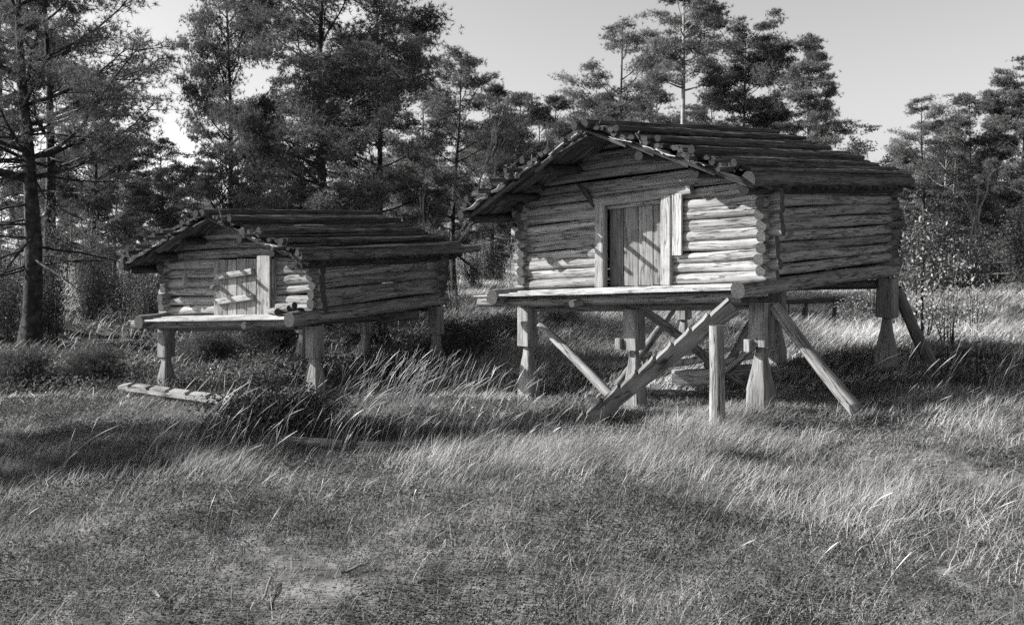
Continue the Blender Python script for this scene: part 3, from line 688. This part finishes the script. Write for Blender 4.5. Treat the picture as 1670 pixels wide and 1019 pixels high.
T_(mid1, 'pine_tree', 372, 25, 'tall pine left of the broad one behind the left hut, cut by the frame top', .66, 3.3, sz=1.0)
T_(mid3, 'pine_tree', 615, 25, 'pine with drooping dark boughs right of the broad one behind the left hut', 1.0, 2)
T_(mid2, 'pine_tree', 745, 28, 'lighter rounded pine rising alone between the two huts', .86, .5)
T_(mid3, 'pine_tree', 850, 33, 'low dark pine just left of the right hut roof', .76, 4)
T_(mid3, 'pine_tree', 905, 33, 'small dark pine touching the left slope of the right hut roof', .74, 1)
T_(mid2, 'pine_tree', 1012, 35, 'bushy round-topped pine behind the ridge of the right hut', 1.12, 1.7)
T_(mid2, 'pine_tree', 960, 37, 'shorter pine filling the gap left of the bushy one behind the right hut', .82, 3.7)
T_(tuft, 'pine_tree', 1103, 30, 'tall pale-trunked pine with a sparse tuft crown behind the right hut', 1.0, 0)
T_(flat1, 'pine_tree', 1215, 36, 'flat-topped wide pine behind the middle of the right hut roof', 1.0, .9)
T_(mid3, 'pine_tree', 1160, 40, 'dark pine between the pale-trunked and the flat-topped pine', .85, .9)
T_(cone1, 'pine_tree', 1322, 34, 'pointed feathery pine standing at the edge of the open sky', 1.0, 0)
T_(mid2, 'pine_tree', 1505, 45, 'left one of the pines above the right meadow', .98, 2.2)
T_(mid3, 'pine_tree', 1580, 47, 'middle pine above the cone of leaned poles', .98, 5.2)
T_(flat1, 'pine_tree', 1668, 43, 'pine cut by the right edge of the frame', .95, 2)
T_(mid3, 'pine_tree', 150, 22, 'medium pine in the wood right of the two left-edge trunks', .62, 1.2)
T_(mid1, 'pine_tree', 262, 28, 'bushy pine left of the left hut roof', .5, 4.1)
T_(mid3, 'pine_tree', -10, 26, 'pine crowding the left edge of the frame behind the thick trunk', 1.1, 1.2)
T_(mid2, 'pine_tree', 190, 32, 'slender lighter pine deeper in the wood at left', .6, .2)
T_(mid3, 'pine_tree', 450, 31, 'pine seen through the gap behind the left hut ridge', .7, .2)
T_(mid2, 'pine_tree', 690, 36, 'pine deeper in the wood between the huts', .9, 2.2)
for px, Y, s, lb in ((880, 40, .85, 'pine top just left of the right hut ridge'), (1070, 41, .9, 'pine top showing above the middle of the right hut ridge'), (1265, 39, .84, 'lower pine between the flat-topped and the pointed one'),
                     (1375, 44, .62, 'lowest pine top peeping over the rear end of the right hut roof'), (1545, 54, .95, 'deeper pine between the left and middle ones above the right meadow'), (1625, 52, .98, 'deeper pine right of the middle one above the right meadow'), (800, 38, .88, 'pine top left of the right hut eave'), (1130, 46, .95, 'deep pine directly behind the pale-trunked one'), (1345, 50, .8, 'deep pine low behind the pointed one'), (1470, 52, .75, 'small pine at the left end of the right-hand tree group'), (985, 44, .95, 'deep pine left of the bushy one behind the right hut ridge')):
    T_(rb0.choice((mid2, mid3)), 'pine_tree', px, Y, lb, s, rb0.uniform(0, 6))
rb = random.Random(3)
zones = [(-250, 330, 'slim pine in the deep wood behind the left-edge trunks', 'trees of the deep wood at left'),
         (330, 760, 'slim pine in the deep wood behind the left hut', 'trees of the deep wood behind the left hut'),
         (760, 1400, 'slim pine in the deep wood behind the right hut', 'trees of the deep wood behind the right hut'),
         (1400, 1950, 'slim pine in the deep wood beyond the right meadow', 'trees of the deep wood at right')]
for zi, (a, b, lb, g) in enumerate(zones):
    for k in range((22, 20, 22, 30)[zi]):
        px = a+(b-a)*(k+rb.random())/((22, 20, 22, 30)[zi]); Y = rb.uniform((28, 30, 42, 46)[zi], (60, 62, 66, 70)[zi]); pr = rb.choice((far1, far2, far3, far1))
        top = (250, 255, 330, 285)[zi]; s = min(1.25, max(.5, (H+(400-top-rb.uniform(-20, 60))/1500*Y)/8.0))
        plant(pr, 'pine_tree', PX(px, Y), Y, lb, 'pine tree', g, rb.uniform(0, 6), s)
for k in range(34):
    px = rb.uniform(-80, 1850); Y = rb.uniform(26, 52); zi = 0 if px < 330 else 1 if px < 760 else 2 if px < 1400 else 3
    plant(bir, 'birch_tree', PX(px, Y), Y, ('thin pale birch in the wood at left', 'thin pale birch behind the left hut', 'thin pale birch behind the right hut', 'thin pale birch beyond the right meadow')[zi], 'birch tree',
          ('birches at left', 'birches behind the left hut', 'birches behind the right hut', 'birches at right')[zi], rb.uniform(0, 6), rb.uniform(.55, .95)*(1 if Y > 34 else .75))
# trees beside the clearing whose shadows cross the grass
for (x, y, s, z) in ((-15.5, 9.3, .75, .7), (-18.5, 8.9, .8, .72), (-7.8, 9.95, .4, .45)):
    plant(tuft, 'pine_tree', x, y, 'pine beside the clearing, left of the picture, shading the grass', 'pine tree', 'pines left of the clearing', None, s, sz=z)

# ------------------------------------------------------------------ shrubs and saplings
def bush_mesh(name, R, Hh, n, sz, seed, mat, stems=9, flat=.6, tn=(.6, 1.4), K=0):
    rng = np.random.default_rng(seed); rd = random.Random(seed); mb = MB(); pos = []; st0 = random.getstate(); random.seed(seed)
    for i in range(stems):
        a = rd.uniform(0, 6.28); rr = R*rd.uniform(.2, .9); h_ = Hh*rd.uniform(.6, 1.05)*(1-.4*(rr/R)**2)
        pts = [Vector((0.1*math.cos(a), .1*math.sin(a), 0)), Vector((rr*.5*math.cos(a), rr*.5*math.sin(a), h_*.5)), Vector((rr*math.cos(a), rr*math.sin(a), h_))]
        mb.sweep(pts, [(.012*math.cos(t), .012*math.sin(t)) for t in (0, 2.1, 4.2)], 0, 0, 1, sc_=[(1, 1), (.7, .7), (.3, .3)], caps=(0, 0))
        m = n//stems; f = rng.uniform(.15, 1.05, m)[:, None]
        c = np.array(pts[0])*(1-f)**2+2*f*(1-f)*np.array(pts[1])+f*f*np.array(pts[2])
        pos.append(c+rng.normal(size=(m, 3))*np.array([R*.2, R*.2, Hh*.09]))
    random.setstate(st0)
    p = np.concatenate(pos); p[:, 2] = np.abs(p[:, 2])
    t = rng.uniform(tn[0], tn[1], len(p))
    if K:
        d = np.repeat(np.array([[0, 0, 1.0]]), len(p), 0); co, t = tufts(p, d, K, sz, sz*.14, rng, t); npf = 3
    else: co, t = leaves(p, sz, rng, t, flat); npf = 4
    a = mb.build(name+'_s', ['bark']); am = a.data; bpy.data.objects.remove(a)
    b = npmesh(name+'_f', co, npf, t, [mat]); bm_ = b.data; bpy.data.objects.remove(b)
    return am, bm_
sh1 = bush_mesh('sh1', .9, 1.7, 5000, .03, 201, 'leaf')
sh2 = bush_mesh('sh2', .7, 2.4, 5000, .032, 202, 'leaf', 12)
jun = bush_mesh('jun', .75, .75, 5200, .06, 203, 'needle', 16, K=5)
hea = bush_mesh('hea', .5, .42, 7000, .016, 204, 'moss', 18)
wil = bush_mesh('wil', .55, 1.3, 500, .03, 205, 'brightleaf', 10)
SP = ('stems', 'leaves')
def S_(proto, nm, px, Y, lb, cat, g, s=1.0, sz=None): return plant(proto, nm, PX(px, Y), Y, lb, cat, g, rb.uniform(0, 6), s, SP, sz)
for k in range(28):
    px = rb.uniform(-60, 560); Y = rb.uniform(17.5, 26); S_(rb.choice((sh1, sh2)), 'shrub', px, Y, 'leafy undergrowth shrub in the wood around the left hut', 'shrub', 'undergrowth shrubs at left', rb.uniform(.55, .9), rb.uniform(.8, 1.3))
for k in range(20):
    px = rb.uniform(560, 1420); Y = rb.uniform(31, 42); S_(rb.choice((sh1, sh2)), 'shrub', px, Y, 'leafy shrub at the wood edge behind the huts', 'shrub', 'wood-edge shrubs behind the huts', rb.uniform(.7, 1.1))
for k in range(30):
    px = rb.uniform(1440, 1900); Y = rb.uniform(26, 42); S_(rb.choice((sh1, sh2)), 'shrub', px, Y, 'shrub at the wood edge beyond the right meadow', 'shrub', 'wood-edge shrubs at right', rb.uniform(.9, 1.4))
for px, Y, s, lb in ((765, 15.5, 1.0, 'dark juniper in the gap right of the left hut'), (830, 17, .9, 'wide dark juniper left of the right hut posts'), (915, 18, .8, 'dark juniper behind the left posts of the right hut'),
                 (720, 14.6, .8, 'small juniper at the rear post of the left hut'),
                 (600, 17, 1.0, 'juniper seen beneath the left hut floor'), (440, 17, 1.0, 'juniper behind the left hut front posts'), (340, 16, .9, 'juniper behind the left front post of the left hut'),
                 (150, 14, .8, 'juniper below the left-edge pines'), (30, 13.5, .8, 'juniper at the foot of the thick left-edge pine')):
    S_(jun, 'juniper', px, Y, lb, 'juniper', 'junipers', s)
for px, Y, s, lb in ((440, 8.7, 1.3, 'largest dark heather bush in front of the left hut'), (500, 8.9, 1.05, 'dark heather bush right of the largest one'), (370, 8.2, .8, 'low heather bush left of the largest one'),
                 (345, 9.3, .5, 'small heather tuft by the lying ladder'), (590, 8.9, .5, 'heather bush among the tall seeding grass')):
    S_(hea, 'heather_bush', px, Y, lb, 'heather', 'heather bushes', s)
for px, Y, s, sz, lb in ((1500, 15, 1.0, 1.6, 'tallest bright-leaved sapling right of the right hut'), (1545, 14.2, .9, 1.2, 'bright-leaved sapling in front of the cone of poles'), (1465, 17, .9, 1.3, 'bright-leaved sapling close behind the rear corner of the right hut'),
                     (1425, 20, .8, .9, 'low bright-leaved sapling beneath the right hut'), (1590, 16, .8, 1.2, 'bright-leaved sapling nearest the right edge'), (740, 19, .9, 1.2, 'leafy sapling between the huts'), (1385, 18, .8, .8, 'small sapling behind the thick brace')):
    S_(wil, 'birch_sapling', px, Y, lb, 'sapling', 'young birches', s, sz)
flo = bush_mesh('flo', .16, .5, 26, .022, 206, 'birch', 5, tn=(.9, 1.1))
for px, Y, s, lb in ((1545, 11.6, 1.0, 'white-flowered weed standing in the dark shade right of the right hut'), (1597, 11.2, 1.1, 'white-flowered weed nearest the right edge'), (345, 12.6, .9, 'white-flowered weed beside the left front post of the left hut'), (760, 10.2, .7, 'small pale weed left of the right hut front post')):
    S_(flo, 'flowering_weed', px, Y, lb, 'weed', 'flowering weeds', s)
# crooked bare birch between the huts
bt = empty('bare_birch', (PX(690, 24), 24, -.1), 'crooked leafless birch with pale limbs between the two huts', 'bare tree'); bpy.context.view_layer.update()
mb = MB()
def crook(p, az, el, L, r, dep):
    pts = [p.copy()]; q = p.copy()
    for i in range(5):
        az += random.uniform(-.3, .3); el += random.uniform(-.1, .12)
        q = q+Vector((math.cos(az)*math.cos(el), .6*math.sin(az)*math.cos(el), math.sin(el)))*L/5; pts.append(q.copy())
    mb.sweep(pts, [(r*math.cos(t), r*math.sin(t)) for t in (0, 1.05, 2.1, 3.15, 4.2, 5.25)], 0, 0, 1, sc_=[(1-.13*i,)*2 for i in range(6)], caps=(0, 0))
    if dep:
        for i in (2, 3, 4, 5, 5):
            crook(pts[i], az+random.uniform(-.8, .8), el+random.uniform(-.5, .5), L*random.uniform(.4, .7), r*.5, dep-1)
crook(Vector((PX(670, 24), 24, -.1)), 0, 1.15, 3.4, .055, 3); crook(Vector((PX(670, 24), 24, -.1)), 3.0, 1.2, 2.4, .04, 3)
mb.build('limbs', ['birchbark'], bt)

# ------------------------------------------------------------------ grass (stuff)
def blades(x, y, h, lean, bend, wd, rng, tn, segs=3, az0=0.0, azs=.6):
    n = len(x); z = gz(x, y)-.01; az = az0+rng.normal(0, azs, n)
    dx, dy = np.cos(az), np.sin(az); fa = rng.uniform(0, np.pi, n); sx_, sy_ = np.cos(fa), np.sin(fa)
    quads = []; prev = None
    for i in range(segs+1):
        t = i/segs; off = h*(lean*t+bend*t*t); zz = z+h*(t-.22*bend*t*t*t); w = wd*(1-t**1.5)*.5+wd*.06
        px, py = x+dx*off, y+dy*off
        a = np.stack([px-sx_*w, py-sy_*w, zz], -1); b = np.stack([px+sx_*w, py+sy_*w, zz], -1)
        if prev is not None: quads.append(np.stack([prev[0], prev[1], b, a], 1))
        prev = (a, b)
    co = np.concatenate(quads); return co, np.tile(tn, segs)
def wedge(n, y0, y1, rng, x0=-.62, x1=.62, pw=1.0):
    y = np.sqrt(y0*y0+(y1*y1-y0*y0)*rng.random(n)**pw); x = y*rng.uniform(x0, x1, n); return x, y
rng = np.random.default_rng(77)
def pn(x, y): return vnoise(x, y, .9)*.5+vnoise(x+31, y, 2.3)*.3+vnoise(x, y+17, 5.5)*.2
def stuff(name, co, tn, mat, lb, cat):
    o = npmesh(name, co, 4, tn, [mat]); tag(o, lb, cat, kind='stuff'); return o
def longmask(x, y):
    m = np.clip(1-np.abs(y-7.6)/2.2, 0, 1)*np.clip((x+4.5)/3, .15, 1)
    m = np.maximum(m, np.clip((x-1.2)/1.5, 0, 1)*np.clip((y-4.3)/1.2, 0, 1)*np.clip((12-y)/2, 0, 1))
    m = np.maximum(m, .35*np.clip((y-9)/1, 0, 1)*np.clip((x+1)/1, 0, 1))
    m = m*np.clip(1.9*(pn(x, y)-.30), .02, 1.1)
    m = m*np.where((y > 9.4) & (y < 13.5), .13, 1.0)*(.1+.9*np.clip(np.maximum(y-5.9, (x-.9)*1.3), 0, 1))
    return np.clip(m, .02, 1)
def build_grass():
    # low turf everywhere near
    x, y = wedge(230000, 3.2, 15, rng, pw=1.35); p = pn(x+5, y)
    keep = rng.random(len(x)) < (.35+.9*p)*(1-.45*np.clip((5.6-y)/1.2, 0, 1)); x, y, p = x[keep], y[keep], p[keep]; s = .6+y/9
    co, t = blades(x, y, rng.uniform(.02, .09, len(x))*(.6+p), .25, .5, .0045*s, rng, (.55+.75*p)*rng.uniform(.6, 1.4, len(x)), 2, 0, 1.5)
    stuff('turf', co, t, 'turf', 'short mixed turf covering the clearing', 'grass')
    # heather and moss leaves
    x, y = wedge(420000, 3.2, 14, rng, pw=1.5); p = vnoise(x, y+3, 1.2)*.6+vnoise(x, y, 3.5)*.4+.22*np.clip((5.6-y)/1.2, 0, 1)
    keep = rng.random(len(x)) < np.clip(2.6*(p-.25), .08, 1)*np.clip(1.35-longmask(x, y), .1, 1); x, y, p = x[keep], y[keep], p[keep]
    z = gz(x, y)+rng.random(len(x))*.085*(.3+p)
    co, t = leaves(np.stack([x, y, z], -1), .0075, rng, .75+.0*p, .7); co = co
    k = (.6+y/9); c = co.mean(1, keepdims=True); co = c+(co-c)*k[:, None, None]
    t = t*np.clip(.45+1.1*np.tile(vnoise(x, y, 2.2), 1), .4, 1.5); stuff('heather', co, t, 'moss', 'dark low heather and moss between the grass tufts', 'ground cover')
    # long dry grass blown to the right
    x, y = wedge(520000, 3.3, 14.5, rng, pw=1.15); m = longmask(x, y)
    keep = rng.random(len(x)) < m; x, y, m = x[keep], y[keep], m[keep]; s = .6+y/9
    h = rng.uniform(.10, .30, len(x))*(.5+.7*m)*np.where((y > 9.3) & (y < 13.5) & (x > -.8) & (x < 4.5), .55, 1)
    co, t = blades(x, y, h, rng.uniform(.0, .6, len(x)), rng.uniform(.0, 1.0, len(x)), .003*s*rng.uniform(.6, 1.7, len(x)), rng, rng.uniform(.45, 1.35, len(x))*(.8+.3*vnoise(x, y, 1.7)), 3, .15, np.where(y < 6, 1.4, .75))
    stuff('dry_grass', co, t, 'grass', 'long pale dry grass blown over to the right', 'grass')
    # meadow further back
    x, y = wedge(420000, 11, 46, rng, -.62, .62, 1.2); p = pn(x*.4, y*.4)
    keep = (rng.random(len(x)) < .5+p) & ((x > -1.2-.05*(y-11)) | (rng.random(len(x)) < .07)); x, y, p = x[keep], y[keep], p[keep]
    co, t = blades(x, y, rng.uniform(.15, .5, len(x))*(.5+p)*np.clip((y-10)/8, .3, 1), .2, .5, .008+.0007*y, rng, rng.uniform(.6, 1.6, len(x))*(.6+.8*p), 2, .1, .8)
    stuff('meadow_grass', co, t, 'grass', 'pale meadow grass beyond the huts', 'grass')
    # dark heath of the wood floor at left and behind
    x, y = wedge(190000, 12.5, 40, rng, -.62, -.06, 1.1); p = vnoise(x, y, .8)
    z = gz(x, y)+rng.random(len(x))*.35*p
    co, t = leaves(np.stack([x, y, z], -1), .028, rng, np.full(len(x), .8), .6)
    stuff('wood_floor_heath', co, t, 'leaf', 'dark bilberry heath on the floor of the wood', 'ground cover')
    # tall seeding stalks with feathery heads
    cs = []; ts = []
    cl = [(-1.45, 9.9, 130, .42), (-1.0, 9.5, 130, .5), (-.6, 9.1, 60, .5), (-1.9, 8.3, 50, .5), (-2.0, 7.4, 50, .8), (-.6, 7.6, 70, .7), (.3, 8.0, 25, .5), (4.6, 8.6, 50, .8), (5.0, 9.3, 40, .6), (3.2, 6.0, 80, .8), (1.6, 5.2, 30, .8),
          (-1.0, 5.2, 30, 1.0), (-.4, 5.8, 30, 1.0), (2.2, 4.6, 40, 1.0), (-3.0, 7.4, 60, 1.0), (-1.0, 8.0, 40, .6),]
    for cx_, cy_, n, sp in cl:
        x = rng.normal(cx_, sp*.75, n); y = rng.normal(cy_, sp*.45, n); h = rng.uniform(.25, .8, n)
        if cy_ < 7: h *= .55
        az = .15+rng.normal(0, .6, n); ln_ = rng.uniform(-.05, .35, n); bd_ = rng.uniform(.05, .75, n)**1.3
        st = rng.integers(0, 1 << 30); tn = rng.uniform(.7, 1.7, n)
        z = gz(x, y); dx, dy = np.cos(az), np.sin(az); segs = 8; prev = None
        for i in range(segs+1):
            t = i/segs; off = h*(ln_*t+bd_*t*t); zz = z+h*(t-.25*bd_*t**3)
            w = .0012+.0026*math.sin(math.pi*min(1, (t-.74)/.26)) if t > .8 else .0013*(1-.3*t)
            w = w*(.4+y/14)
            a = np.stack([x+dx*off, y+dy*off, zz+w], -1); b = np.stack([x+dx*off+.3*w, y+dy*off, zz-w], -1)
            if prev is not None: cs.append(np.stack([prev[0], prev[1], b, a], 1)); ts.append(tn*(1.35 if t > .8 else .9))
            prev = (a, b)
    stuff('seeding_grass', np.concatenate(cs), np.concatenate(ts), 'grass', 'tall arching stalks with feathery seed heads', 'grass')
build_grass()
